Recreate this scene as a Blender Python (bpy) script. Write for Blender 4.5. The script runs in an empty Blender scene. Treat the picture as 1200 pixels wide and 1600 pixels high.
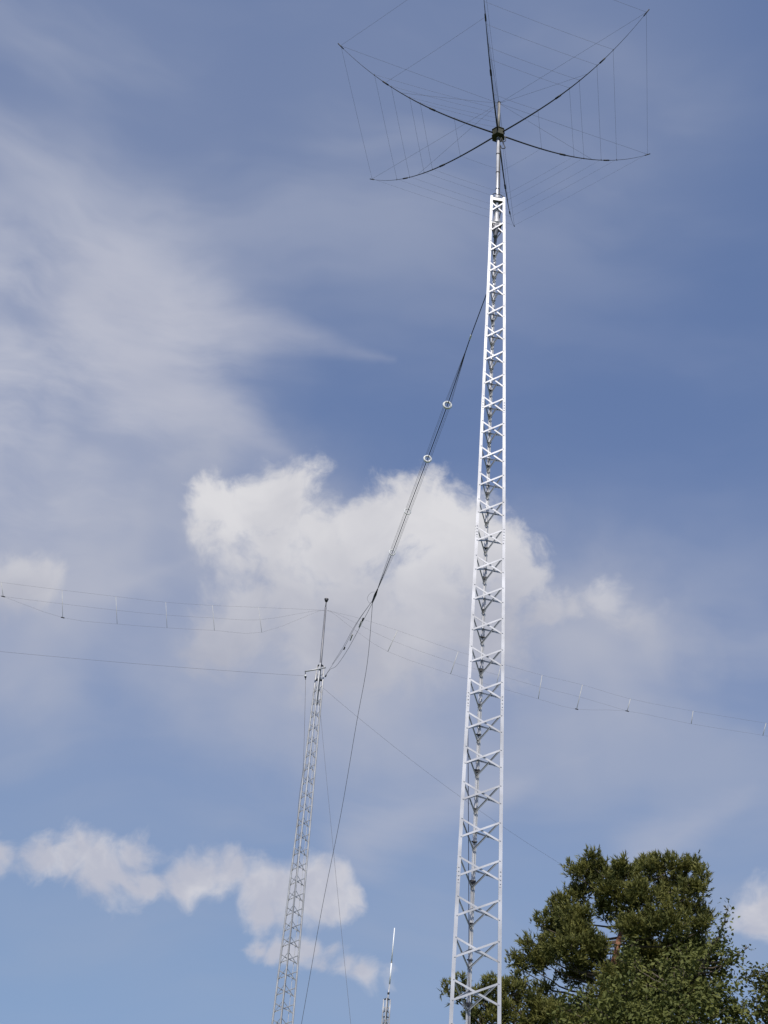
import bpy, math, random
import numpy as np
from mathutils import Vector, Matrix
R_ = math.radians
rnd = random.Random(7)
S = bpy.context.scene
COL = S.collection

# ------------------------------------------------------------------ camera
F = 2000.0                                  # focal length in photo pixels (1200 x 1600)
ZEN = (845.0, -2181.0)                      # vanishing point of the verticals
a_, b_ = ZEN[0] - 600, 800 - ZEN[1]
N_ = math.sqrt(a_ * a_ + b_ * b_ + F * F)
PITCH = math.asin(F / N_); ROLL = math.atan2(a_, b_)
r0 = Vector((1, 0, 0)); u0 = Vector((0, -math.sin(PITCH), math.cos(PITCH)))
CW = Vector((0, math.cos(PITCH), math.sin(PITCH)))
CR = math.cos(ROLL) * r0 + math.sin(ROLL) * u0
CU = -math.sin(ROLL) * r0 + math.cos(ROLL) * u0
EYE = Vector((0, 0, 1.6))
cd = bpy.data.cameras.new('camera'); cam = bpy.data.objects.new('camera', cd); COL.objects.link(cam)
cd.sensor_fit = 'VERTICAL'; cd.sensor_height = 36.0; cd.lens = 36.0 * F / 1600.0
cd.clip_start = 0.1; cd.clip_end = 20000
M = Matrix((CR, CU, -CW)).transposed().to_4x4(); M.translation = EYE
cam.matrix_world = M
S.camera = cam

def ray(px, py):
    return ((px - 600) / F * CR + (800 - py) / F * CU + CW).normalized()
def at(px, py, D):                          # point seen at a photo pixel, D metres away over the ground
    d = ray(px, py); return EYE + d * (D / math.hypot(d.x, d.y))

# ------------------------------------------------------------------ light
S.view_settings.view_transform = 'Standard'; S.view_settings.look = 'None'
S.view_settings.exposure = 0.0; S.view_settings.gamma = 1.0
SUN_EL, SUN_AZ = 50.0, 186.0                # azimuth clockwise from +Y (the view): behind the camera
sl = bpy.data.lights.new('sun', 'SUN'); sun = bpy.data.objects.new('sun', sl); COL.objects.link(sun)
sl.energy = 4.2; sl.angle = R_(0.53); sl.color = (1.0, 0.95, 0.87)
sd = Vector((math.sin(R_(SUN_AZ)) * math.cos(R_(SUN_EL)), math.cos(R_(SUN_AZ)) * math.cos(R_(SUN_EL)), math.sin(R_(SUN_EL))))
sun.rotation_euler = sd.to_track_quat('Z', 'Y').to_euler()
sun.location = (0, -40, 60)

# ------------------------------------------------------------------ sky with clouds (by direction)
W = bpy.data.worlds.new('World'); S.world = W; W.use_nodes = True
W.cycles.sampling_method = 'MANUAL'; W.cycles.sample_map_resolution = 512
nt = W.node_tree; nt.nodes.clear(); L = nt.links
def nd(t, **k):
    n = nt.nodes.new(t)
    for q, v in k.items(): setattr(n, q, v)
    return n
def put(sock, v):
    if isinstance(v, bpy.types.NodeSocket): L.new(v, sock)
    else: sock.default_value = v
def mth(op, a, b=None, c=None, clamp=False):
    n = nd('ShaderNodeMath', operation=op, use_clamp=clamp)
    put(n.inputs[0], a)
    if b is not None: put(n.inputs[1], b)
    if c is not None: put(n.inputs[2], c)
    return n.outputs[0]
def vec(op, a, b=None, scale=None, out=0):
    n = nd('ShaderNodeVectorMath', operation=op); put(n.inputs[0], a)
    if b is not None: put(n.inputs[1], b)
    if scale is not None: put(n.inputs['Scale'], scale)
    return n.outputs[out]
def noise(v, scale, detail=4, rough=0.5, col=False):
    n = nd('ShaderNodeTexNoise', noise_dimensions='3D'); put(n.inputs['Vector'], v)
    n.inputs['Scale'].default_value = scale; n.inputs['Detail'].default_value = detail; n.inputs['Roughness'].default_value = rough
    return n.outputs['Color' if col else 'Fac']
def smooth(v, lo, hi):
    n = nd('ShaderNodeMapRange', interpolation_type='SMOOTHSTEP'); put(n.inputs[0], v)
    put(n.inputs[1], lo); put(n.inputs[2], hi); n.inputs[3].default_value = 0; n.inputs[4].default_value = 1
    return n.outputs[0]
def mixc(f, a, b):
    n = nd('ShaderNodeMix', data_type='RGBA'); put(n.inputs[0], f); put(n.inputs[6], a); put(n.inputs[7], b); return n.outputs[2]
def warp(v, scale, amp, detail=4, rough=0.55):
    c = vec('SUBTRACT', noise(v, scale, detail, rough, True), (0.5, 0.5, 0.5))
    return vec('ADD', v, vec('SCALE', c, scale=amp))
def blobs(v, lst, k=0.25):
    acc = None
    for x, y, r in lst:
        d = vec('DISTANCE', v, tuple(ray(x, y)), out=1)
        f = mth('MULTIPLY_ADD', d, -F / r, 1.0)
        acc = f if acc is None else mth('SMOOTH_MAX', acc, f, k)
    return acc
def trail(v, a, b, ra, rb):                  # a tapering wisp between two directions
    A, B = ray(*a), ray(*b); E = B - A; el2 = E.length_squared
    t = mth('MULTIPLY', vec('DOT_PRODUCT', vec('SUBTRACT', v, tuple(A)), tuple(E), out=1), 1 / el2, clamp=True)
    q = vec('ADD', vec('SCALE', tuple(E), scale=t), tuple(A))
    d = vec('DISTANCE', v, q, out=1)
    f = mth('SUBTRACT', 1.0, mth('DIVIDE', d, mth('MULTIPLY_ADD', t, (rb - ra) / F, ra / F)))
    return mth('SUBTRACT', f, mth('MULTIPLY', mth('POWER', t, 2.0), 0.85))
CUM = [(385, 800, 82), (440, 790, 88), (345, 790, 62), (350, 850, 60), (520, 860, 110), (585, 825, 84), (645, 808, 92), (695, 822, 78),
       (745, 858, 88), (798, 900, 74), (855, 945, 62), (905, 945, 50), (950, 928, 56), (1000, 970, 46),
       (430, 855, 80), (375, 965, 95), (330, 995, 78), (450, 950, 110), (560, 950, 130), (680, 940, 120), (620, 1000, 115), (500, 1010, 100), (770, 985, 105),
       (15, 905, 58), (60, 925, 52), (-30, 900, 60)]
LOW = [(128, 1336, 46), (108, 1352, 38), (160, 1352, 46), (195, 1368, 40), (170, 1392, 38), (64, 1354, 40), (238, 1328, 32), (232, 1375, 30),
       (278, 1384, 34), (302, 1368, 42), (345, 1370, 42), (390, 1395, 44), (430, 1405, 42), (470, 1395, 46), (510, 1395, 38), (540, 1400, 26), (400, 1430, 30),
       (400, 1482, 26), (435, 1486, 30), (470, 1492, 32), (505, 1502, 30), (540, 1514, 28), (575, 1526, 24), (600, 1532, 18),
       (1198, 1440, 50), (1185, 1462, 26), (-8, 1348, 30)]
SOFT = [(480, 900, 270), (700, 960, 260), (420, 1010, 240), (900, 1020, 230), (1040, 1000, 120), (600, 1040, 260), (330, 1000, 190),
        (200, 840, 240), (60, 940, 220), (300, 760, 130), (240, 905, 90), (330, 860, 150), (960, 960, 130)]
VEIL = [(-60, 620, 520), (120, 540, 360), (280, 530, 190), (180, 640, 300), (280, 620, 140),
        (-20, 450, 190), (100, 780, 260)]
HAZE = [(200, 1150, 480), (650, 1200, 480), (1050, 1200, 440), (1150, 1060, 280), (850, 1050, 340), (600, 200, 420), (900, 150, 330), (150, 130, 460), (260, 240, 300), (1100, 1080, 260)]
tc = nd('ShaderNodeTexCoord'); D0 = vec('NORMALIZE', tc.outputs['Generated'])
sky = nd('ShaderNodeTexSky', sky_type='NISHITA'); sky.sun_disc = False
sky.sun_elevation = R_(SUN_EL); sky.sun_rotation = R_(SUN_AZ); sky.altitude = 200; sky.air_density = 1.0; sky.dust_density = 0.6; sky.ozone_density = 2.0
L.new(vec('NORMALIZE', vec('ADD', vec('MULTIPLY', D0, (1, 1, 0.75)), (0, 0, 0.27))), sky.inputs['Vector'])
# heaped clouds: a union of round heaps, bent and frayed by noise
W1 = warp(D0, 14, 0.050, 3, 0.5)
W2 = warp(W1, 45, 0.020, 4, 0.55)
det = mth('SUBTRACT', noise(W1, 34, 7, 0.62), 0.5)
wisp = mth('SUBTRACT', noise(warp(D0, 12, 0.05, 3), 16, 4, 0.5), 0.5)
cum0 = blobs(W2, CUM, 0.35); low0 = blobs(W2, LOW, 0.35)
cumf = mth('ADD', mth('ADD', cum0, mth('MULTIPLY', det, 1.25)), mth('MULTIPLY', wisp, 0.7))
lowf = mth('ADD', mth('ADD', low0, mth('MULTIPLY', det, 1.3)), mth('MULTIPLY', wisp, 1.0))
el = nd('ShaderNodeSeparateXYZ'); L.new(D0, el.inputs[0])
z_hi, z_lo = ray(560, 790).z, ray(560, 1060).z
hgt = smooth(el.outputs[2], z_lo, z_hi)                       # tops of the heaps are crisper than their undersides
ragged = smooth(el.outputs[0], ray(800, 900).x, ray(1060, 950).x)      # the heap frays out on its right-hand side
a_cum = mth('MULTIPLY', smooth(mth('SUBTRACT', cumf, mth('MULTIPLY', ragged, 0.18)), 0.0, mth('MULTIPLY_ADD', hgt, -0.28, 0.82)), mth('MULTIPLY_ADD', hgt, 0.28, 0.68))
a_cum = mth('MULTIPLY', a_cum, mth('MULTIPLY_ADD', ragged, -0.5, 1.0))
a_low = mth('MULTIPLY', smooth(lowf, -0.20, 0.66), 0.80)
# high thin cloud drawn out in streaks
Wc = warp(D0, 4, 0.12, 4, 0.5)
st = nd('ShaderNodeMapping'); L.new(Wc, st.inputs[0]); st.inputs['Rotation'].default_value = (0, R_(16), 0); st.inputs['Scale'].default_value = (1.9, 3.6, 7.5)
streak = noise(st.outputs[0], 1.7, 4, 0.5)
broad = noise(Wc, 7, 3, 0.5)
a_soft = mth('MULTIPLY', smooth(blobs(warp(D0, 10, 0.10, 5), SOFT, 0.4), -0.05, 0.95), mth('MULTIPLY_ADD', smooth(broad, 0.30, 0.66), 0.55, 0.38))
fine = noise(st.outputs[0], 6.0, 4, 0.55)
vf = mth('ADD', blobs(warp(D0, 7, 0.07, 5), VEIL, 0.3), mth('MULTIPLY', mth('SUBTRACT', streak, 0.5), 0.9))
a_veil = mth('MULTIPLY', smooth(vf, -0.10, 1.05), mth('MULTIPLY_ADD', smooth(mth('MULTIPLY_ADD', fine, 0.4, mth('MULTIPLY', broad, 0.6)), 0.38, 0.62), 0.46, 0.52))
a_haze = mth('MULTIPLY', smooth(blobs(D0, HAZE, 0.5), -0.15, 0.9), mth('MULTIPLY_ADD', smooth(streak, 0.35, 0.7), 0.36, 0.23))
thin = mth('MULTIPLY_ADD', smooth(streak, 0.42, 0.75), 0.10, 0.03)
skc = vec('MULTIPLY', sky.outputs[0], (1.07, 1.01, 1.075))   # the white balance of the day: blue leaning to violet
c = mixc(thin, skc, (2.6, 2.85, 3.8, 1))
low_air = mth('MULTIPLY', smooth(el.outputs[2], 0.50, 0.18), 0.34)
c = mixc(low_air, c, (1.75, 2.60, 3.25, 1))
c = mixc(a_haze, c, (2.6, 2.85, 3.6, 1))
c = mixc(a_veil, c, (3.3, 3.45, 4.1, 1))
Wt = warp(D0, 12, 0.022, 4, 0.5)
tr2 = mth('MAXIMUM', trail(Wt, (110, 935), (305, 878), 34, 22), mth('MAXIMUM', trail(Wt, (560, 1310), (930, 1175), 60, 20), trail(Wt, (1000, 1330), (1185, 1235), 45, 40)))
a_tr2 = mth('MULTIPLY', smooth(mth('ADD', tr2, mth('MULTIPLY', mth('SUBTRACT', fine, 0.5), 1.2)), -0.4, 1.2), 0.5)
c = mixc(a_tr2, c, (3.1, 3.25, 3.9, 1))
tr = mth('MAXIMUM', trail(Wt, (150, 462), (615, 558), 100, 30), trail(Wt, (220, 575), (500, 740), 110, 24))
a_tr = mth('MULTIPLY', smooth(mth('ADD', tr, mth('MULTIPLY', mth('SUBTRACT', fine, 0.5), 0.6)), -0.25, 0.95), 0.62)
c = mixc(a_tr, c, (3.35, 3.45, 4.05, 1))
c = mixc(a_soft, c, (3.0, 3.15, 3.75, 1))
lit = mth('ADD', mth('MULTIPLY', hgt, 0.75), mth('MULTIPLY', mth('SUBTRACT', noise(W1, 15, 4, 0.55), 0.42), 1.3), clamp=True)
lowlit = smooth(mth('MULTIPLY_ADD', noise(W1, 26, 4, 0.6), 1.0, mth('MULTIPLY', low0, -0.25)), 0.28, 0.62)
c = mixc(a_low, c, mixc(lowlit, (3.6, 3.6, 4.05, 1), (4.6, 4.5, 4.7, 1)))
c = mixc(a_cum, c, mixc(lit, (3.05, 3.1, 3.55, 1), (4.85, 4.8, 4.95, 1)))
bg = nd('ShaderNodeBackground'); L.new(c, bg.inputs['Color']); bg.inputs['Strength'].default_value = 0.15
wo = nd('ShaderNodeOutputWorld'); L.new(bg.outputs[0], wo.inputs['Surface'])

# ------------------------------------------------------------------ materials
def mat(name, col, rough=0.5, metal=0.0, var=0.15, scale=8.0, col2=None, bump=0.0, spec=0.5):
    m = bpy.data.materials.new(name); m.use_nodes = True; t = m.node_tree
    p = t.nodes['Principled BSDF']; p.inputs['Roughness'].default_value = rough; p.inputs['Metallic'].default_value = metal
    p.inputs['Specular IOR Level'].default_value = spec
    g = t.nodes.new('ShaderNodeNewGeometry'); n = t.nodes.new('ShaderNodeTexNoise')
    n.inputs['Scale'].default_value = scale; n.inputs['Detail'].default_value = 5; t.links.new(g.outputs['Position'], n.inputs['Vector'])
    r = t.nodes.new('ShaderNodeValToRGB'); t.links.new(n.outputs['Fac'], r.inputs[0])
    c2 = col2 or tuple(x * (1 - var) for x in col)
    r.color_ramp.elements[0].position = 0.3; r.color_ramp.elements[1].position = 0.7
    r.color_ramp.elements[0].color = (*c2, 1); r.color_ramp.elements[1].color = (*col, 1)
    t.links.new(r.outputs[0], p.inputs['Base Color'])
    if bump:
        b = t.nodes.new('ShaderNodeBump'); b.inputs['Strength'].default_value = bump; b.inputs['Distance'].default_value = 0.03
        t.links.new(n.outputs['Fac'], b.inputs['Height']); t.links.new(b.outputs[0], p.inputs['Normal'])
    return m
def leafmat(name, c1, c2, trans=0.25):
    m = mat(name, c1, 0.6, 0, scale=1.6, col2=c2, spec=0.18); t = m.node_tree
    p = t.nodes['Principled BSDF']; o = t.nodes['Material Output']
    tr = t.nodes.new('ShaderNodeBsdfTranslucent'); r = [n for n in t.nodes if n.type == 'VALTORGB'][0]
    t.links.new(r.outputs[0], tr.inputs[0]); mx = t.nodes.new('ShaderNodeMixShader'); mx.inputs[0].default_value = trans
    t.links.new(p.outputs[0], mx.inputs[1]); t.links.new(tr.outputs[0], mx.inputs[2]); t.links.new(mx.outputs[0], o.inputs['Surface'])
    return m
ALU = mat('weathered_aluminium', (0.58, 0.58, 0.60), 0.45, 0.45, 0.36, 3)
GALV = mat('galvanised_steel', (0.50, 0.50, 0.51), 0.5, 0.35, 0.35, 4)
MASTM = mat('dull_grey_mast', (0.20, 0.20, 0.215), 0.5, 0.3, 0.2, 4)
GREYCABLE = mat('grey_cable_jacket', (0.55, 0.55, 0.56), 0.5, 0, 0.3, 8)
DKSTEEL = mat('dark_steel', (0.07, 0.07, 0.075), 0.5, 0.5, 0.3, 9)
OLIVE = mat('olive_painted_plate', (0.040, 0.038, 0.014), 0.7, 0, 0.3, 12)
BLACK = mat('black_fibreglass', (0.026, 0.026, 0.032), 0.45, 0, 0.3, 6)
RUBBER = mat('black_rubber', (0.015, 0.015, 0.017), 0.6, 0, 0.3, 10)
WIRE = mat('dull_wire', (0.13, 0.12, 0.12), 0.6, 0.2, 0.3, 5)
CORD = mat('grey_cord', (0.10, 0.10, 0.11), 0.8, 0, 0.3, 20)
BLUEROPE = mat('dark_blue_rope', (0.03, 0.04, 0.08), 0.8, 0, 0.3, 20)
WHITE = mat('white_plastic', (0.78, 0.78, 0.76), 0.4, 0, 0.06, 10)
CREAM = mat('cream_plastic', (0.50, 0.49, 0.45), 0.6, 0, 0.3, 6)
FIBRE = mat('grey_fibreglass_tube', (0.27, 0.25, 0.22), 0.5, 0, 0.15, 10)
CONC = mat('concrete', (0.38, 0.37, 0.35), 0.9, 0, 0.3, 6, bump=0.3)
BARK_O = mat('orange_pine_bark', (0.30, 0.13, 0.07), 0.9, 0, scale=7, col2=(0.11, 0.065, 0.045), bump=0.8)
BARK = mat('grey_brown_bark', (0.12, 0.09, 0.065), 0.9, 0, scale=9, col2=(0.05, 0.04, 0.03), bump=0.8)
NEEDLE = leafmat('pine_needles', (0.178, 0.170, 0.043), (0.072, 0.082, 0.023), 0.18)
LEAF = leafmat('broad_leaves', (0.160, 0.165, 0.043), (0.064, 0.080, 0.022), 0.25)
LEAF2 = leafmat('dark_broad_leaves', (0.15, 0.15, 0.045), (0.075, 0.085, 0.028), 0.25)
GRASS = mat('meadow_grass', (0.075, 0.095, 0.030), 0.9, 0, scale=0.35, col2=(0.045, 0.065, 0.02), bump=0.5)

# ------------------------------------------------------------------ mesh helpers
class MB:
    def __init__(s): s.v = []; s.f = []
    def poly_extrude(s, rings, caps=True):              # rings: list of same-length point lists
        n = len(rings[0]); b = len(s.v)
        for r in rings: s.v += [tuple(p) for p in r]
        for i in range(len(rings) - 1):
            for j in range(n):
                k = (j + 1) % n
                s.f.append((b + i * n + j, b + i * n + k, b + (i + 1) * n + k, b + (i + 1) * n + j))
        if caps:
            s.f.append(tuple(b + j for j in reversed(range(n)))); s.f.append(tuple(b + (len(rings) - 1) * n + j for j in range(n)))
        return s
    def tube(s, pts, rad, n=8):
        pts = [Vector(p) for p in pts]; rr = rad if isinstance(rad, (list, tuple)) else [rad] * len(pts)
        rings = []; nrm = None
        for i, p in enumerate(pts):
            t = (pts[min(i + 1, len(pts) - 1)] - pts[max(i - 1, 0)]).normalized()
            if nrm is None:
                nrm = t.cross(Vector((0, 0, 1)) if abs(t.z) < 0.9 else Vector((1, 0, 0))).normalized()
            nrm = (nrm - t * nrm.dot(t)).normalized(); bi = t.cross(nrm)
            rings.append([p + rr[i] * (math.cos(2 * math.pi * k / n) * nrm + math.sin(2 * math.pi * k / n) * bi) for k in range(n)])
        return s.poly_extrude(rings)
    def box(s, c, size, rz=0):
        c = Vector(c); x, y, z = size[0] / 2, size[1] / 2, size[2] / 2; m = Matrix.Rotation(rz, 3, 'Z')
        lo = [c + m @ Vector((sx * x, sy * y, -z)) for sx, sy in ((-1, -1), (1, -1), (1, 1), (-1, 1))]
        hi = [p + Vector((0, 0, 2 * z)) for p in lo]
        return s.poly_extrude([lo, hi])
    def prism(s, c, r, h, n, rz=0, r2=None):
        c = Vector(c); r2 = r if r2 is None else r2
        ring = lambda q, z: [c + Vector((q * math.cos(rz + 2 * math.pi * k / n), q * math.sin(rz + 2 * math.pi * k / n), z)) for k in range(n)]
        return s.poly_extrude([ring(r, -h / 2), ring(r2, h / 2)])
    def torus(s, c, ax, R, r, n=28, m=8):
        ax = Vector(ax).normalized(); e = ax.orthogonal().normalized(); g = ax.cross(e); c = Vector(c); b = len(s.v)
        for i in range(n):
            A = 2 * math.pi * i / n; d = math.cos(A) * e + math.sin(A) * g
            for j in range(m):
                B = 2 * math.pi * j / m; s.v.append(tuple(c + d * (R + r * math.cos(B)) + ax * (r * math.sin(B))))
        for i in range(n):
            for j in range(m):
                s.f.append((b + i * m + j, b + ((i + 1) % n) * m + j, b + ((i + 1) % n) * m + (j + 1) % m, b + i * m + (j + 1) % m))
        return s
    def build(s, name, m, parent=None, smooth=False):
        me = bpy.data.meshes.new(name); org = Vector((0, 0, 0))
        if parent is not None: org = wloc[parent]
        vv = [(x - org.x, y - org.y, z - org.z) for x, y, z in s.v]
        me.from_pydata(vv, [], s.f); me.update(); me.materials.append(m)
        if smooth: me.polygons.foreach_set('use_smooth', [True] * len(me.polygons))
        o = bpy.data.objects.new(name, me); COL.objects.link(o)
        if parent is not None: o.parent = parent
        wloc[o] = org
        return o
wloc = {}
def tag(o, label=None, cat=None, group=None, kind=None):
    for k, v in (('label', label), ('category', cat), ('group', group), ('kind', kind)):
        if v: o[k] = v
    return o
def thing(name, loc, label, cat, group=None):
    o = bpy.data.objects.new(name, None); COL.objects.link(o); o.location = loc; o.empty_display_size = 0.2
    wloc[o] = Vector(loc); return tag(o, label, cat, group)
def sag(p, q, s, n=24):
    p, q = Vector(p), Vector(q)
    return [p.lerp(q, i / n) - Vector((0, 0, 4 * s * (i / n) * (1 - i / n))) for i in range(n + 1)]
def spline(pts, n=8):
    pts = [Vector(p) for p in pts]; P = [pts[0] * 2 - pts[1]] + pts + [pts[-1] * 2 - pts[-2]]; out = []
    for i in range(1, len(P) - 2):
        for k in range(n):
            t = k / n; a, b, c_, d = P[i - 1], P[i], P[i + 1], P[i + 2]
            out.append(0.5 * ((2 * b) + (c_ - a) * t + (2 * a - 5 * b + 4 * c_ - d) * t * t + (3 * b - a - 3 * c_ + d) * t ** 3))
    return out + [pts[-1]]

# ------------------------------------------------------------------ ground
g = MB(); n = 48
ringr = [0, 30, 90, 250, 700, 2000, 6000]
g.v.append((0, 0, 0))
for q in ringr[1:]:
    for k in range(n): g.v.append((q * math.cos(2 * math.pi * k / n), q * math.sin(2 * math.pi * k / n), 0))
for k in range(n): g.f.append((0, 1 + k, 1 + (k + 1) % n))
for i in range(len(ringr) - 2):
    for k in range(n):
        a, b = 1 + i * n, 1 + (i + 1) * n; g.f.append((a + k, b + k, b + (k + 1) % n, a + (k + 1) % n))
tag(g.build('ground', GRASS), kind='structure')

# ------------------------------------------------------------------ lattice towers
def tower(name, label, axis, rho, theta, ztop, z0c, pitch, metal, flange, zlow_parts, joints, bow=None, group=None, brw=0.0245, zbase=0.0, braces_max=100, round_leg=0):
    """triangular tower: axis(z) -> (x, y); rho(z) circumradius; theta azimuth offset of the front face"""
    bx, by = axis(0.0)
    T = thing(name, (bx, by, 0), label, 'radio tower', group)
    cam_az = math.atan2(-bx, -by)
    def V(k, z):
        a = cam_az + theta + R_((60, -60, 180)[k]); r = rho(z); x, y = axis(z)
        return Vector((x + r * math.sin(a), y + r * math.cos(a), z))
    zs = [zbase + (ztop - zbase) * i / 24 for i in range(25)]
    th = 0.006
    for k in range(3):
        rings = []
        for z in zs:
            v = V(k, z); e1 = (V((k + 1) % 3, z) - v).normalized(); e2 = (V((k + 2) % 3, z) - v).normalized()
            bis = (e1 + e2).normalized(); n1 = (bis - e1 * bis.dot(e1)).normalized(); n2 = (bis - e2 * bis.dot(e2)).normalized()
            perp = (e1 - bis * bis.dot(e1)).normalized()
            w = flange; lp = flange * 0.22
            rings.append([v, v + e2 * w, v + e2 * w + n2 * lp, v + e2 * (w - th) + n2 * lp, v + e2 * (w - th) + n2 * th,
                          v + bis * th * 4.4 - perp * th * 1.9, v + bis * th * 4.4 + perp * th * 1.9, v + e1 * (w - th) + n1 * th, v + e1 * (w - th) + n1 * lp, v + e1 * w + n1 * lp, v + e1 * w])
        leg = (MB().tube([V(k, z) for z in zs], round_leg, 10).build('leg', metal, T, True) if round_leg else MB().poly_extrude(rings).build('leg', metal, T))
        for zj in joints:                                # bolted splices where two sections meet
            v = V(k, zj); jm = MB()
            for j in range(2):
                o_ = V((k + 1 + j) % 3, zj); e = (o_ - v).normalized(); cen = Vector((*axis(zj), zj))
                out = v.lerp(o_, 0.5) - cen; out.z = 0; out.normalize()
                for dz in (-0.075, -0.025, 0.03, 0.08):
                    p = v + e * flange * 0.5 + Vector((0, 0, dz))
                    jm.tube([p + out * 0.0005, p + out * 0.012], 0.008, 6)
                A = [v + e * 0.012 + out * 0.004 + Vector((0, 0, -0.12)), v + e * (flange - 0.006) + out * 0.004 + Vector((0, 0, -0.12))]
                B = [p + Vector((0, 0, 0.24)) for p in reversed(A)]
                q = A + B
                jm.poly_extrude([[p - out * 0.003 for p in q], [p for p in q]])
            jm.build('joint_plate', metal, leg)
    def brace(mb, ka, za, kb, zb, off):
        A, B = V(ka, za), V(kb, zb); zc = (za + zb) / 2
        out = (V(ka, zc) + V(kb, zc)) / 2 - Vector((*axis(zc), zc)); out.z = 0; out.normalize()
        h = (B - A); h.z = 0; h.normalize()
        A = A + h * flange * 0.45 - out * off; B = B - h * flange * 0.45 - out * off
        d = (B - A).normalized(); t = out.cross(d)
        if t.z < 0: t = -t
        w = brw; s_ = brw * 0.45; q = 0.004
        prof = [(-w / 2, 0), (w / 2, 0), (w / 2, -s_), (w / 2 - q, -s_), (w / 2 - q, -q), (-w / 2, -q)]
        mb.poly_extrude([[P + t * x + out * y for x, y in prof] for P in (A, B)])
        for P, sg in ((A, 1), (B, -1)):                   # bolt head through the leg flange
            c_ = P + d * sg * 0.012 + out * (off + 0.001)
            mb.tube([c_, c_ + out * 0.006], 0.009, 6)
    lst = []
    nlo = int((z0c - 0.4) / pitch)
    for i in range(-nlo, 200):
        zc = z0c + pitch * i
        if zc > ztop - 0.22: break
        for face, (ka, kb) in enumerate(((0, 1), (1, 2), (2, 0))):
            for up in (1, -1): lst.append((zc, face, ka, kb, up))
    vis = [b for b in lst if b[0] > zlow_parts]
    vis.sort(key=lambda b: (0 if b[1] == 0 else 1, b[0])); keep = vis[:braces_max]; ks = set(keep)
    for zc, face, ka, kb, up in keep:
        mb = MB(); brace(mb, ka, zc - 0.125 * up, kb, zc + 0.125 * up, 0.008 if up > 0 else 0.026); mb.build('brace', metal, T)
    mb = MB()
    for b in lst:
        if b in ks: continue
        zc, face, ka, kb, up = b; brace(mb, ka, zc - 0.125 * up, kb, zc + 0.125 * up, 0.008 if up > 0 else 0.026)
    if mb.v: tag(mb.build('bracing', metal, T), kind='stuff')
    MB().prism((bx, by, 0.06), rho(0) * 1.9, 0.34, 4, 0.5).build('base_block', CONC, T)
    return T, V

AX, AY = 1.560, 15.90
_bz = [0, 5.6, 7.5, 9.5, 11.8, 14.8, 17.3, 19.1, 21]; _bo = [-.022, -.022, -.012, .004, .016, .015, .013, .002, .0]
def axis1(z): return (AX + float(np.interp(z, _bz, _bo)), AY)
def rho1(z): return 0.345 + (0.1645 - 0.345) * (z - 6) / 12.5
ZT1 = 19.16
T1, V1 = tower('lattice_tower', 'tall silvery aluminium three-legged lattice tower in the foreground carrying the hexagonal beam antenna',
               axis1, rho1, R_(-10.63), ZT1, 6.40, 0.5, ALU, 0.046, 5.3, (6.80, 9.22, 11.95, 14.35))
# (front face normal is swung a little to the right of the camera)
def plate(mb, V, z, k, h):
    c_ = (V(0, z) + V(1, z) + V(2, z)) / 3
    lo = [c_ + (V(i, z) - c_) * k for i in range(3)]; lo = lo if (lo[1] - lo[0]).cross(lo[2] - lo[0]).z > 0 else lo[::-1]
    return mb.poly_extrude([lo, [p + Vector((0, 0, h)) for p in lo]])
plate(MB(), V1, ZT1 - 0.05, 0.86, 0.02).build('top_plate', ALU, T1)
plate(MB(), V1, 18.48, 0.86, 0.018).build('rotator_plate', ALU, T1)
ac = Vector((*axis1(18.8), 0))
mb = MB()
for i in range(3):
    A, B = V1(i, ZT1 - 0.045), V1((i + 1) % 3, ZT1 - 0.045)
    o_ = ((A + B) / 2 - Vector((ac.x, ac.y, A.z))); o_.z = 0; o_.normalize()
    q = [A.lerp(B, 0.16) - o_ * 0.012, A.lerp(B, 0.84) - o_ * 0.012]
    pr = [[p + Vector((0, 0, -0.05)), p, p - o_ * 0.005, p + Vector((0, 0, -0.05)) - o_ * 0.005] for p in q]
    mb.poly_extrude(pr)
mb.build('top_rail', ALU, T1)
MB().prism((ac.x, ac.y, ZT1 + 0.015), 0.06, 0.08, 20).build('thrust_bearing', GALV, T1, True)

# rotator under the mast
RT = thing('antenna_rotator', (ac.x, ac.y, 18.1), 'bell-shaped antenna rotator with dark lower housing inside the top of the nearest tower', 'rotator')
m_ = MB()
prof = [(18.500, 0.085), (18.53, 0.085), (18.60, 0.070), (18.68, 0.05), (18.74, 0.042), (18.80, 0.042)]
m_.poly_extrude([[Vector((ac.x + r * math.cos(2 * math.pi * k / 20), ac.y + r * math.sin(2 * math.pi * k / 20), z)) for k in range(20)] for z, r in prof]).build('bell_housing', GALV, RT, True)
prof = [(18.20, 0.02), (18.24, 0.035), (18.30, 0.045), (18.38, 0.070), (18.476, 0.075)]
m_ = MB().poly_extrude([[Vector((ac.x - .012 + r * math.cos(2 * math.pi * k / 20), ac.y + r * math.sin(2 * math.pi * k / 20), z)) for k in range(20)] for z, r in prof])
m_.build('lower_housing', MASTM, RT, True)
MB().tube(spline([(ac.x + .07, ac.y - .02, 18.45), (ac.x + .075, ac.y - .03, 18.3), (ac.x + .02, ac.y - .06, 18.15), (ac.x - .03, ac.y - .02, 18.0), V1(2, 17.9) + Vector((0, -.07, 0))]), 0.009, 6).build('control_cable', RUBBER, RT, True)

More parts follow.
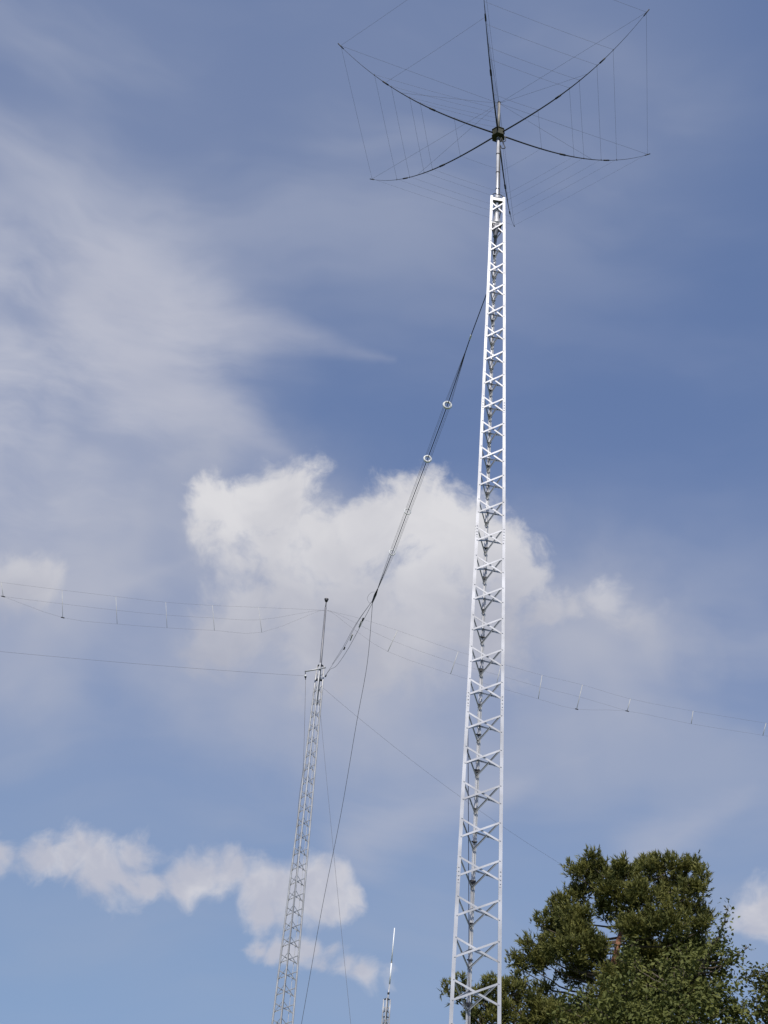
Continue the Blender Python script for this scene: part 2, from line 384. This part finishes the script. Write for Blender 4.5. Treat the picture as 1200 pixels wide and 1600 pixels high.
# ------------------------------------------------------------------ hexagonal beam antenna
H = Vector((1.552, 15.904, 20.92)); HPHI, HR, HH = 12.6, 3.25, 0.969
HB = thing('hexbeam_antenna', (H.x, H.y, 18.8), 'six-armed hexagonal wire beam antenna with upturned black spreaders on top of the nearest tower', 'antenna')
mast = MB().tube([(ac.x, ac.y, 18.62), (ac.x, ac.y, 19.2), (H.x, H.y, H.z - 0.05)], 0.031, 14).build('mast', ALU, HB, True)
for z in (19.42, 19.86, 20.36, 20.76):
    t = (z - 19.2) / (H.z - 19.25); p = Vector((ac.x, ac.y, 19.2)).lerp(Vector((H.x, H.y, H.z - .05)), t)
    MB().prism((p.x, p.y, z), 0.034, 0.022, 14).build('tape_band', RUBBER, mast, True)
hub = MB().prism(H + Vector((0, 0, -0.005)), 0.118, 0.13, 6, R_(90 - HPHI))
hub.prism(H + Vector((0, 0, -0.085)), 0.132, 0.012, 6, R_(90 - HPHI)); hub.prism(H + Vector((0, 0, 0.078)), 0.132, 0.012, 6, R_(90 - HPHI))
hub = hub.build('hub', OLIVE, HB)
def sp(k, t):
    a = R_(HPHI + 60 * k); return H + Vector((-HR * math.sin(a) * t, -HR * math.cos(a) * t, HH * t ** 2.9 - 0.015 * math.sin(math.pi * t)))
for k in range(6):
    ts = [0.03 + 0.97 * i / 30 for i in range(31)]
    s_ = MB().tube([sp(k, t) for t in ts], [0.0155 - 0.0045 * min(1, t / .45) - 0.0060 * max(0, min(1, (t - .45) / .3)) - 0.0025 * max(0, (t - .75) / .25) for t in ts], 8).build('spreader', BLACK, HB, True)
    for t0, r in ((0.41, 0.018), (0.70, 0.014), (0.985, 0.010)):
        MB().tube([sp(k, t0 - 0.018), sp(k, t0), sp(k, t0 + 0.018)], r, 8).build('sleeve', RUBBER, s_, True)
BANDS = [0.985, 0.77, 0.665, 0.55, 0.485, 0.275]
for k in range(6):
    for t in (BANDS if k != 0 else [0.985, 0.70]):
        up = Vector((0, 0, 0.02))
        MB().tube(sag(sp(k, t) + up, sp((k + 1) % 6, t) + up, 0.02, 8), 0.0013 if k in (2, 3) else 0.0018, 5).build('element_wire', WIRE, HB, True)
    if k in (1, 2, 4, 5):                                  # small clips that hold the wires
        for t in BANDS[1:]:
            p = sp(k, t); MB().tube([p + Vector((0, 0, -0.014)), p + Vector((0, 0, 0.03))], 0.006, 6).build('wire_clip', RUBBER, HB, True)
post = MB().tube([H + Vector((0, 0, 0.07)), H + Vector((0, 0, 0.90))], 0.026, 12).build('centre_post', FIBRE, HB, True)
MB().prism(H + Vector((0, 0, 0.91)), 0.03, 0.03, 12).build('post_cap', RUBBER, post, True)
for k in range(6):
    for t in (0.985, 0.60):
        MB().tube(sag(H + Vector((0, 0, 0.89)), sp(k, t) + Vector((0, 0, .012)), 0.004, 6), 0.0020, 5).build('support_cord', CORD, HB, True)
for i, t in enumerate(BANDS[1:]):
    MB().tube(sag(H + Vector((0, 0, 0.72 - .13 * i)), sp(1, t) + Vector((0, 0, .02)), 0.02, 6), 0.0015, 5).build('element_wire', WIRE, HB, True)
    MB().tube(sag(H + Vector((0, 0, 0.72 - .13 * i)), sp(0, t) + Vector((0, 0, .02)), 0.02, 6), 0.0015, 5).build('element_wire', WIRE, HB, True)

# coax with drip loops down the mast and the rear leg
rl = lambda z: V1(2, z) + (Vector((*axis1(z), z)) - V1(2, z)).normalized() * 0.030 + (V1(1, z) - V1(0, z)).normalized() * 0.026
CX = thing('coax_cable', (rl(0.3).x, rl(0.3).y, 0), 'black coaxial cable looped under the antenna hub and strapped down the rear tower leg', 'cable')
pts = [H + Vector((.05, -.04, -.09)), H + Vector((.12, -.05, -.12)), H + Vector((.13, -.06, -.24)), H + Vector((.05, -.06, -.26)), H + Vector((.055, -.05, -.15)),
       H + Vector((.10, -.04, -.30)), H + Vector((.13, -.05, -.42)), H + Vector((.07, -.05, -.44)), H + Vector((.045, -.035, -.36)), H + Vector((.04, -.02, -.6)),
       Vector((ac.x + .04, ac.y, 19.5)), Vector((ac.x + .045, ac.y, 19.24)), Vector((ac.x + .10, ac.y + .03, 19.22)), V1(1, 19.1) + Vector((-.03, .05, .10)), V1(1, 18.7).lerp(V1(2, 18.7), .6), rl(18.2)]
pts += [rl(z) for z in (17.5, 16, 14, 12, 10, 8, 6, 4, 2, 0.3)]
cp = spline(pts); ci = 8 * 15
MB().tube(cp[:ci + 1], 0.0085, 6).build('upper_cable', RUBBER, CX, True)
MB().tube(cp[ci:], 0.0095, 6).build('lower_cable', GREYCABLE, CX, True)
for i in range(27):
    z = 5.36 + 0.5 * i + 0.03 * math.sin(i * 2.1); v = V1(2, z); cc = Vector((*axis1(z), z)); d = (cc - v); d.z = 0; d.normalize()
    sd_ = Vector((-d.y, d.x, 0)); hgt = 0.007 if i % 3 else 0.020; m_ = MB()
    q = [v - d * .006, v + d * .056 - sd_ * .040, v + d * .056 + sd_ * .040]
    m_.poly_extrude([[p + Vector((0, 0, -hgt)) for p in q], [p + Vector((0, 0, hgt)) for p in q]]).build('strap', RUBBER, CX)
pl = V1(0, 19.14); pr_ = V1(1, 19.14); mid = (pl + pr_) / 2 + Vector((0, 0, .10))
tag(MB().tube(spline([pl + Vector((.02, .02, 0)), pl.lerp(mid, .5) + Vector((0, .02, .045)), mid + Vector((0, .03, 0)), mid.lerp(pr_, .5) + Vector((0, .02, .03)), pr_ + Vector((-.03, .02, 0))]), 0.008, 6).build('jumper_cable', RUBBER, None, True),
    'short dark jumper cable arched over the top plate of the nearest tower', 'cable')
hl = [at(730.5, 1078, 15.85), at(731.5, 1200, 15.86), at(732.5, 1400, 15.88), at(733, 1600, 15.9)]
hl.append(hl[-1] + (hl[-1] - hl[-2]).normalized() * 4.2)
tag(MB().tube(spline(hl, 4), 0.0055, 6).build('hoisting_rope', BLUEROPE, None, True), 'dark blue rope hanging inside the nearest tower along its left leg', 'rope')

# ------------------------------------------------------------------ second tower
D2 = 42.0
t2t, t2b = at(500.5, 1042, D2), at(440.5, 1598, D2)
def axis2(z):
    t = (z - t2b.z) / (t2t.z - t2b.z); t = max(min(t, 1), 0); p = t2b.lerp(t2t, t); return (p.x, p.y)
def rho2(z): return 0.365 + (0.150 - 0.365) * (z - t2b.z) / (t2t.z - t2b.z)
ZT2 = t2t.z + 0.08
T2, V2 = tower('lattice_tower', 'thinner grey galvanised lattice tower further back to the left with a bare mast on top',
               axis2, rho2, R_(66), ZT2, ZT2 - 0.45, 0.5, GALV, 0.058, t2b.z - 0.3, (), brw=0.026, round_leg=0.032)
mz = at(510, 938, D2)
c2 = Vector((*axis2(ZT2), 0))
mp = MB().tube([(c2.x, c2.y, ZT2 - 1.6), (c2.x, c2.y, ZT2 + .1), (mz.x, mz.y, mz.z - .3)], [0.044, 0.044, 0.036], 12).build('mast', MASTM, T2, True)
MB().tube([(mz.x, mz.y, mz.z - .34), (mz.x, mz.y, mz.z - .05)], 0.02, 8).build('mast_tip', DKSTEEL, mp, True)
MB().prism((mz.x, mz.y, mz.z), 0.05, 0.11, 10, 0, 0.085).build('cap', DKSTEEL, mp, True)
plate(MB(), V2, ZT2 - .03, 0.98, 0.03).build('top_plate', DKSTEEL, T2)
plate(MB(), V2, ZT2 - .62, 0.95, 0.03).build('bearing_plate', DKSTEEL, T2)
arm0 = Vector((c2.x, c2.y - .1, 0)); at_ = at(476.5, 1049, D2 - .3); e_ = at(509, 1043, D2 - .2)
MB().tube([at_, at(494, 1046, D2 - .2), e_], 0.028, 8).build('support_arm', GALV, T2, True)
# cables clipped to the second tower
pp = [V2(2, z) + (Vector((*axis2(z), z)) - V2(2, z)) * 0.45 for z in (ZT2 - .8, 20, 17, 14, 11, 8, 4, 0.2)]
tag(MB().tube(pp, 0.011, 6).build('coax_cable', GREYCABLE, None, True), 'dark cable running down inside the thinner grey tower', 'cable')

# ------------------------------------------------------------------ third, small tower with white whip
D3 = 60.0
t3 = at(604.5, 1561, D3)
T3, V3 = tower('lattice_tower', 'small far lattice tower whose top just shows at the bottom edge of the picture',
               lambda z: (t3.x, t3.y), lambda z: 0.17 + 0.012 * (t3.z - z), R_(64), t3.z, t3.z - 0.45, 0.5, GALV, 0.05, t3.z - 2.4, (), brw=0.04, round_leg=0.03, braces_max=30)
plate(MB(), V3, t3.z - .02, 1.0, 0.04).build('top_plate', DKSTEEL, T3)
plate(MB(), V3, t3.z - .78, 0.95, 0.03).build('bearing_plate', DKSTEEL, T3)
w0, w1 = Vector((t3.x, t3.y, t3.z - 1.2)), at(616.5, 1450, D3)
WH = thing('whip_antenna', (t3.x, t3.y, t3.z), 'thin white upright whip antenna on the small far tower', 'antenna')
q0, q1, q2 = at(606.5, 1556, D3), at(608.8, 1537.5, D3), at(611.7, 1504, D3)
MB().tube([w0, q0, q1], [0.05, 0.035, 0.026], 10).build('mast', GALV, WH, True)
MB().tube([q0.lerp(q1, .12), q0.lerp(q1, .3)], 0.05, 8).build('clamp', DKSTEEL, WH, True)
MB().tube([q1, q2], 0.034, 10).build('lower_tube', WHITE, WH, True)
MB().tube([q2.lerp(q1, .02), q2.lerp(w1, .02)], 0.04, 10).build('ferrule', FIBRE, WH, True)
MB().tube([q2, w1], [0.030, 0.024], 10).build('upper_tube', WHITE, WH, True)

# ------------------------------------------------------------------ sloping cage antenna between the two towers
P1 = V1(0, 17.0); P1 = at(761, 457, math.hypot(P1.x, P1.y)); P2 = at(506, 1058, D2 - .1)
pn = (P2 - P1).cross(Vector((0, 0, 1))).normalized()
def onplane(px, py):
    d = ray(px, py); return EYE + d * ((P1 - EYE).dot(pn) / d.dot(pn))
CG = thing('cage_antenna', P1, 'sloping multi-wire cage antenna with white rings strung between the two tall towers', 'antenna')
ku, junc = onplane(735, 527), onplane(585, 933)
rings = [onplane(x, y) for x, y in ((699, 633), (668, 717), (637, 799), (613, 863))]
diam = [0.0155, 0.0152, 0.0115, 0.0112]
MB().tube(sag(P1, ku, 0.0), 0.008, 6).build('suspension_rope', BLUEROPE, CG, True)
MB().tube([ku + (P1 - ku).normalized() * .06, ku - (P1 - ku).normalized() * .06], 0.016, 8).build('insulator', WHITE, CG, True)
MB().tube(spline([ku] + rings + [junc], 6), 0.0085, 6).build('core_cable', BLUEROPE, CG, True)
RR = []
for p, px in zip(rings, (6.3, 5.4, 4.6, 4.2)):
    RR.append(px * (p - EYE).length / F)
RR = [sum(RR) / 4 * (0.75 + 0.25 * r / (sum(RR) / 4)) for r in RR]
axd = (rings[-1] - rings[0]).normalized()
for i, (p, r) in enumerate(zip(rings, RR)):
    th_ = 0.022 if i < 2 else 0.013
    a2 = (axd + Vector((0.05, -0.25, -0.05))).normalized()
    rg = MB().torus(p, a2, r, th_).build('spreader_ring', WHITE, CG, True)
e1 = axd.cross(Vector((0, 0, 1))).normalized(); e2 = axd.cross(e1)
for k in range(4):
    A = R_(45 + 90 * k); dv = [(e1 * math.cos(A) + e2 * math.sin(A)) * r for r in RR]
    path = [ku.lerp(rings[0], .12)] + [p + d for p, d in zip(rings, dv)] + [junc.lerp(rings[-1], .1)]
    MB().tube(path, 0.0027, 5).build('cage_wire', WIRE, CG, True)
jd = (rings[-1] - junc).normalized()
MB().tube([junc + jd * .55, junc + jd * .15, junc - jd * .35], [0.014, 0.034, 0.022], 8).build('junction_box', RUBBER, CG, True)
lp = [onplane(*q) for q in ((588, 925), (580, 926), (574, 934), (577, 942), (583, 941))]
MB().tube(spline(lp), 0.0035, 5).build('jumper_wire', WIRE, CG, True)
ends = [[(583, 937), (559, 972), (537, 1013), (518, 1041), (507, 1058)], [(584, 938), (570, 965), (545, 1012), (526, 1040), (516, 1046), (507, 1058)],
        [(583, 937), (556, 975), (536, 1011), (519, 1038)], ]
for i, q in enumerate(ends):
    MB().tube(spline([onplane(*z) for z in q], 5), 0.0060 if i == 1 else 0.0050, 6).build('end_wire', WIRE, CG, True)
for q in ((538, 1013), (567, 968), (509, 1056)):
    p = onplane(*q); MB().tube([p + jd * .09, p - jd * .09], 0.024, 8).build('egg_insulator', RUBBER, CG, True)
for q in ((549, 996), (563, 975)):
    p = onplane(*q); MB().tube([p + jd * .25, p - jd * .25], 0.018, 8).build('tube_insulator', CREAM, CG, True)
# feed line dropping from the junction
Dj = math.hypot(junc.x, junc.y)
fl = [junc - jd * .3] + [at(x, y, Dj + (34 - Dj) * t) for x, y, t in ((574, 1035, .2), (557, 1130, .38), (533, 1270, .6), (503, 1420, .8), (471, 1600, 1))]
fl.append(fl[-1] + (fl[-1] - fl[-2]).normalized() * (fl[-1].z / max(.05, -(fl[-1] - fl[-2]).normalized().z)))
tag(MB().tube(spline(fl, 6), 0.0056, 6).build('feed_line', WIRE, None, True), 'dark feed line hanging from the cage antenna junction down past the thinner tower', 'cable')

# ------------------------------------------------------------------ three-wire dipole through the mast of the second tower
TW = thing('wire_dipole', at(509, 954, D2), 'faint three-wire ribbon dipole with pale spacer rods stretched both ways from the bare mast', 'antenna')
cpt = at(509, 954, D2)
def dl(x): return D2 - 0.006 * (509 - x)           # left half comes slightly nearer
def dr(x): return D2 + 0.004 * (x - 509)
LW = [[(-420, 852), (-150, 891), (2, 910), (97, 922), (181, 932), (259, 941), (332, 946), (404, 949), (485, 952.5), (508, 954)],
      [(-420, 874), (-150, 913), (5, 932), (97, 943.5), (182, 953.5), (260, 961), (333, 965.5), (406, 968.5), (488, 955), (508, 954)],
      [(5, 932), (98, 965), (183, 975), (261, 981), (335, 985), (409, 988), (495, 956), (508, 954)]]
RW = [[(511, 954), (525, 957), (565, 967), (621, 985), (716, 1018), (783, 1037), (847, 1055), (910, 1070), (985, 1092), (1083, 1111), (1197, 1130), (1420, 1166)],
      [(511, 954), (525, 958), (613, 1001), (710, 1035.5), (779, 1055), (844, 1073.5), (906, 1089), (980, 1111)],
      [(511, 954), (522, 959), (550, 981), (606, 1018), (704, 1053), (775, 1073), (841, 1092), (901, 1108), (980, 1111), (1080, 1131), (1192, 1149), (1420, 1188)]]
for w in LW: MB().tube(spline([at(x, y, dl(x)) for x, y in w], 3), 0.0024, 5).build('wire', WIRE, TW, True)
for w in RW: MB().tube(spline([at(x, y, dr(x)) for x, y in w], 3), 0.0024, 5).build('wire', WIRE, TW, True)
for a, b in (((2, 910), (5, 932)), ((97, 922), (98, 965)), ((181, 932), (183, 975)), ((259, 941), (261, 981)), ((332, 946), (335, 985)), ((404, 949), (409, 988))):
    MB().tube([at(*a, dl(a[0])), at(*b, dl(b[0]))], 0.0075, 6).build('spacer_rod', CREAM, TW, True)
for a, b in (((621, 985), (606, 1018)), ((716, 1018), (704, 1053)), ((783, 1037), (775, 1073)), ((847, 1055), (841, 1092)), ((910, 1070), (901, 1108)), ((985, 1092), (980, 1111)), ((1083, 1111), (1080, 1131)), ((1197, 1130), (1192, 1149))):
    MB().tube([at(*a, dr(a[0])), at(*b, dr(b[0]))], 0.012, 6).build('spacer_rod', CREAM, TW, True)
for x, y in ((98, 965), (5, 932)):
    p = at(x, y, dl(x)); MB().tube([p + Vector((-.06, 0, .01)), p + Vector((.06, 0, -.01))], 0.018, 6).build('wire_clamp', RUBBER, TW, True)
for x, y in ((901, 1108), (980, 1111)):
    p = at(x, y, dr(x)); MB().tube([p + Vector((-.06, 0, .01)), p + Vector((.06, 0, -.01))], 0.018, 6).build('wire_clamp', RUBBER, TW, True)

# single wire to the arm of the second tower, with its insulator and down lead
LWI = thing('long_wire_antenna', at(477, 1056, D2 - .3), 'single wire antenna leading left from the side arm of the thinner tower', 'antenna')
MB().tube(sag(at(476, 1056, D2 - .3), at(-320, 984, D2 - 5), 0.12), 0.0032, 5).build('wire', WIRE, LWI, True)
pi_ = [at(477, 1050, D2 - .3), at(477.5, 1062, D2 - .3)]
MB().tube([pi_[0], pi_[0].lerp(pi_[1], .3), pi_[0].lerp(pi_[1], .35), pi_[0].lerp(pi_[1], .75), pi_[0].lerp(pi_[1], .8), pi_[1]], [.014, .014, .034, .034, .014, .014], 8).build('insulator', RUBBER, LWI, True)
MB().tube([pi_[0].lerp(pi_[1], .4), pi_[0].lerp(pi_[1], .6)], .04, 8).build('insulator_body', WHITE, LWI, True)
MB().tube(spline([pi_[1], at(476, 1130, D2 - .35), at(473.5, 1200, D2 - .4), at(466, 1262, D2 - .42), V2(1, 14) + Vector((0, -.05, 0)), V2(1, 0.4) + Vector((0, -.05, 0))], 5), 0.0060, 5).build('down_lead', WIRE, LWI, True)

# guy ropes
g0, g1 = at(499, 1095, D2), at(551, 1600, 34)
gd = (g1 - g0); gE = g0 + gd * (g0.z / -gd.z)
tag(MB().tube(sag(g0, gE, 0.25), 0.0042, 5).build('guy_rope', CORD, None, True), 'faint guy rope coming forward from the top of the thinner tower', 'rope')

# ------------------------------------------------------------------ trees
def tufts_mesh(mb_v, mb_f, rng, cen, r, up, squash, n, kind, size):
    """leaf-sized faces spread through one spray of foliage"""
    d = rng.normal(size=(n, 3)); d /= np.linalg.norm(d, axis=1)[:, None]
    rad = rng.random(n) ** 0.45
    lump = 0.78 + 0.3 * np.sin(d @ rng.normal(size=3) * 3.1 + rng.random() * 6) * np.cos(d @ rng.normal(size=3) * 2.7 + rng.random() * 6)
    if kind == 'needle': m_ = max(3, n // 13); amp = 0.15
    else: m_ = max(3, n // 16); amp = 0.22
    ci = rng.integers(0, m_, n)                         # sprays gather in clumps with gaps between
    p = np.array(cen) + d[ci] * (rad * lump)[ci][:, None] * r * np.array([1, 1, squash]) + rng.normal(size=(n, 3)) * amp * 0.7
    d = 0.55 * d[ci] + 0.6 * d; d /= np.linalg.norm(d, axis=1)[:, None] + 1e-9
    return p, d

def tree_foliage(pads, rng, kind):
    V_, F_ = [], []; nv = 0
    for cen, r, sq, dens in pads:
        n = max(14, int(dens * r * r))
        p, d = tufts_mesh(V_, F_, rng, cen, r, None, sq, n, kind, 0)
        if kind == 'needle':
            for i in range(n):
                ax = d[i] * 0.75 + np.array([0, 0, 0.65]) + rng.normal(size=3) * 0.35; ax /= np.linalg.norm(ax)
                e = np.cross(ax, [0.3, 0.5, 0.81]); e /= np.linalg.norm(e); g_ = np.cross(ax, e)
                m = 9; L_ = 0.20 + 0.14 * rng.random()
                for j in range(m):
                    A = 2 * math.pi * (j / m + rng.random() * .1); s_ = 0.15 + 0.85 * j / m
                    dirn = ax * (0.55 + .35 * s_) + (e * math.cos(A) + g_ * math.sin(A)) * (0.75 - .3 * s_)
                    b0 = p[i] + ax * L_ * 0.9 * s_; tip = b0 + dirn * L_ * 0.62
                    sd_ = np.cross(dirn, rng.normal(size=3)); sd_ /= np.linalg.norm(sd_) + 1e-9; w = 0.024
                    V_ += [b0 - sd_ * w, b0 + sd_ * w, tip]; F_.append((nv, nv + 1, nv + 2)); nv += 3
        else:
            for i in range(n):
                nn = d[i] * 0.5 + np.array([0, -.1, .6]) + rng.normal(size=3) * 0.55; nn /= np.linalg.norm(nn)
                e = np.cross(nn, rng.normal(size=3)); e /= np.linalg.norm(e); g_ = np.cross(nn, e); s_ = 0.040 + 0.035 * rng.random()
                c_ = p[i]
                V_ += [c_ - e * s_ * 1.25, c_ - g_ * s_ * .75 + nn * s_ * .2, c_ + e * s_ * 1.35, c_ + g_ * s_ * .75 + nn * s_ * .2]
                F_.append((nv, nv + 1, nv + 2, nv + 3)); nv += 4
    mb = MB(); mb.v = [tuple(x) for x in V_]; mb.f = F_; return mb

def limb(mb, a, b, ra, rb, rng, n=7, wob=0.12):
    a, b = Vector(a), Vector(b); Lh = (b - a).length; pts = []
    for i in range(n + 1):
        t = i / n; p = a.lerp(b, t); k = math.sin(math.pi * t) * wob * Lh * 0.35
        p = p + Vector((rng.normal() * k * .5, rng.normal() * k * .5, rng.normal() * k * .35 - 0.10 * Lh * math.sin(math.pi * t))); pts.append(p)
    mb.tube(pts, [ra + (rb - ra) * (i / n) for i in range(n + 1)], 7)

def make_tree(name, label, base, trunk, tr, pads, kind, fol, bark, seed, hubs=None):
    rng = np.random.default_rng(seed)
    T = thing(name, base, label, 'tree')
    tm = MB(); tpts = spline(trunk, 5); k = len(tpts)
    tm.tube(tpts, [tr * (1 - 0.80 * (i / (k - 1))) * (1.35 if i == 0 else 1) for i in range(k)], 10)
    lm = MB()
    for cen, r, sq, dens in pads:
        c_ = Vector(cen)
        cand = [q for q in tpts if q.z < c_.z - 0.2 * (Vector((c_.x - q.x, c_.y - q.y, 0)).length)] or [tpts[len(tpts) // 3]]
        src = min(cand, key=lambda q: (q - c_).length)
        limb(lm, src, c_ - Vector((0, 0, r * .2)), min(0.07, 0.02 + .012 * (c_ - src).length), 0.010, rng)
        for j in range(4):
            d = rng.normal(size=3); d /= np.linalg.norm(d); e = c_ + Vector((d[0], d[1], abs(d[2]) * sq)) * r * .85
            limb(lm, c_ - Vector((0, 0, r * .2)), e, 0.014, 0.006, rng, 4)
    nf = len(tm.f); b0 = len(tm.v); tm.v += lm.v; tm.f += [tuple(i + b0 for i in f) for f in lm.f]
    t_o = tm.build('trunk', bark, T, True); t_o.data.materials.append(BARK)
    t_o.data.polygons.foreach_set('material_index', [0] * nf + [1] * (len(tm.f) - nf))
    tree_foliage(pads, rng, kind).build('crown', fol, T)
    return T

DP = 50.0
rp = np.random.default_rng(3)
PINE = [(905, 1366, 20, 0), (921, 1348, 15, 0), (940, 1372, 30, .5), (975, 1368, 28, -.5), (1005, 1362, 24, 0), (1022, 1350, 18, .4), (1050, 1352, 24, 0), (1083, 1350, 17, .3),
        (1099, 1372, 15, 0), (1082, 1392, 20, -.5), (1050, 1388, 32, .4), (1005, 1402, 36, -.8), (955, 1402, 34, -.5), (908, 1398, 26, .4), (882, 1418, 22, 0), (862, 1442, 21, .2),
        (845, 1445, 10, 0), (898, 1442, 32, -.6), (1078, 1428, 28, .4), (1092, 1450, 22, -.3), (1045, 1440, 38, -.9), (1000, 1448, 34, .9), (905, 1470, 30, -.4), (858, 1480, 26, .3), (830, 1476, 14, 0),
        (886, 1490, 34, -.9), (925, 1492, 26, .6), (828, 1503, 20, 0), (808, 1508, 11, 0), (852, 1500, 20, .2), (1010, 1495, 42, .9), (1055, 1492, 42, 1.4), (1090, 1490, 34, 1.2),
        (932, 1480, 20, -.8), (952, 1424, 16, -.4), (880, 1590, 30, -.8), (845, 1578, 20, -.6), (950, 1528, 20, -1.2), (948, 1562, 26, -1.3), (985, 1448, 22, -1.0), (940, 1588, 22, -1.2), (975, 1520, 20, -.8), (960, 1520, 28, 1.2), (1010, 1545, 50, 1.8), (905, 1525, 26, .4), (1060, 1560, 60, 2.2),
        (699, 1550, 8, -1.2), (722, 1540, 12, -1.2), (716, 1563, 9, -1.2), (742, 1556, 13, -1), (735, 1583, 11, -1), (765, 1540, 14, -1), (760, 1572, 16, -.8), (795, 1550, 20, -.6), (790, 1580, 25, -.8), (825, 1568, 22, -.5),
        (755, 1600, 20, -.8), (830, 1600, 26, -.5), (870, 1582, 26, -.2), (905, 1600, 34, .4), (855, 1552, 14, -.2), (815, 1532, 13, -.2), (960, 1600, 60, 2),
        (860, 1680, 60, 0), (960, 1700, 70, 1), (1040, 1660, 70, 2), (780, 1660, 45, 0)]
def pads_from(lst, D, kx, sq, dens, jit=1.0):
    out = []
    for x, y, r, dz in lst:
        dd = D + dz * 1.6 * jit; out.append((tuple(at(x, y, dd)), r * kx * dd / F, sq, dens))
    return out
ppads = pads_from(PINE, DP, 1.10, 0.80, 540)
pb = at(940, 1600, DP); pbase = Vector((pb.x + .1, pb.y, 0))
ptr = [pbase, pbase.lerp(Vector((pb.x, pb.y, pb.z)), .5) + Vector((.15, 0, 0)), pb, at(948, 1548, DP), at(963, 1490, DP - .5), at(968, 1465, DP - .3), at(985, 1420, DP), at(1010, 1375, DP)]
PT = make_tree('pine_tree', 'big dark pine with orange-brown upper trunk, its low branch passing behind the nearest tower', pbase, ptr, 0.22, ppads, 'needle', NEEDLE, BARK_O, 11)

DEC = [(1137, 1420, 7, 0), (1132, 1440, 9, 0), (1126, 1462, 14, 0), (1112, 1482, 22, 0), (1166, 1481, 6, -.2), (1154, 1492, 9, -.2), (1140, 1500, 15, -.2), (1120, 1515, 30, .2), (1085, 1525, 34, 0), (1125, 1555, 34, -.2),
       (1055, 1552, 38, -.3), (1095, 1582, 42, -.6), (1010, 1572, 40, 0), (975, 1548, 30, .2), (960, 1585, 36, -.3), (1145, 1585, 30, 0), (1000, 1525, 24, .4), (1045, 1515, 24, .4), (1040, 1600, 50, -.6), (925, 1590, 22, 0), (890, 1575, 18, .2), (905, 1560, 14, .2),
       (985, 1490, 16, .5), (1000, 1640, 70, 0), (1090, 1650, 70, 0), (1040, 1720, 80, 0), (985, 1500, 22, .3), (1075, 1492, 24, .4), (930, 1650, 50, 0), (880, 1610, 26, .2)]
db = at(1055, 1600, 41); dbase = Vector((db.x, db.y, 0))
make_tree('broadleaf_tree', 'lighter green leafy tree with upright side shoots in front of the pine', dbase,
          [dbase, dbase + Vector((.1, 0, 5)), Vector((db.x, db.y, db.z - .6)), at(1070, 1560, 41), at(1092, 1520, 41), at(1112, 1480, 41)], 0.14,
          pads_from(DEC, 41, 1.14, 0.9, 820, 1.0), 'leaf', LEAF, BARK, 23)
RGT = [(1165, 1530, 11, 0), (1180, 1522, 13, 0), (1190, 1540, 20, 0), (1205, 1528, 22, 0), (1185, 1575, 24, -.2), (1165, 1600, 20, 0), (1215, 1570, 36, .3), (1250, 1540, 44, 0), (1240, 1600, 60, 0), (1290, 1570, 60, .4), (1210, 1640, 55, 0), (1270, 1660, 80, 0)]
rb_ = at(1245, 1600, 45); rbase = Vector((rb_.x, rb_.y, 0))
make_tree('broadleaf_tree', 'dark leafy tree cut off by the right edge of the picture beside the lighter tree', rbase,
          [rbase, rbase + Vector((-.1, 0, 5)), Vector((rb_.x, rb_.y, rb_.z)), at(1240, 1540, 45)], 0.22, pads_from(RGT, 45, 1.14, 0.9, 700, 1.0), 'leaf', LEAF2, BARK, 31)

p0, p1 = at(505, 1075, D2), at(886, 1356, DP - .2)
tag(MB().tube(sag(p0, p1, 0.3), 0.0034, 5).build('tie_rope', CORD, None, True), 'thin dark rope running from the thinner tower top down to the pine crown', 'rope')
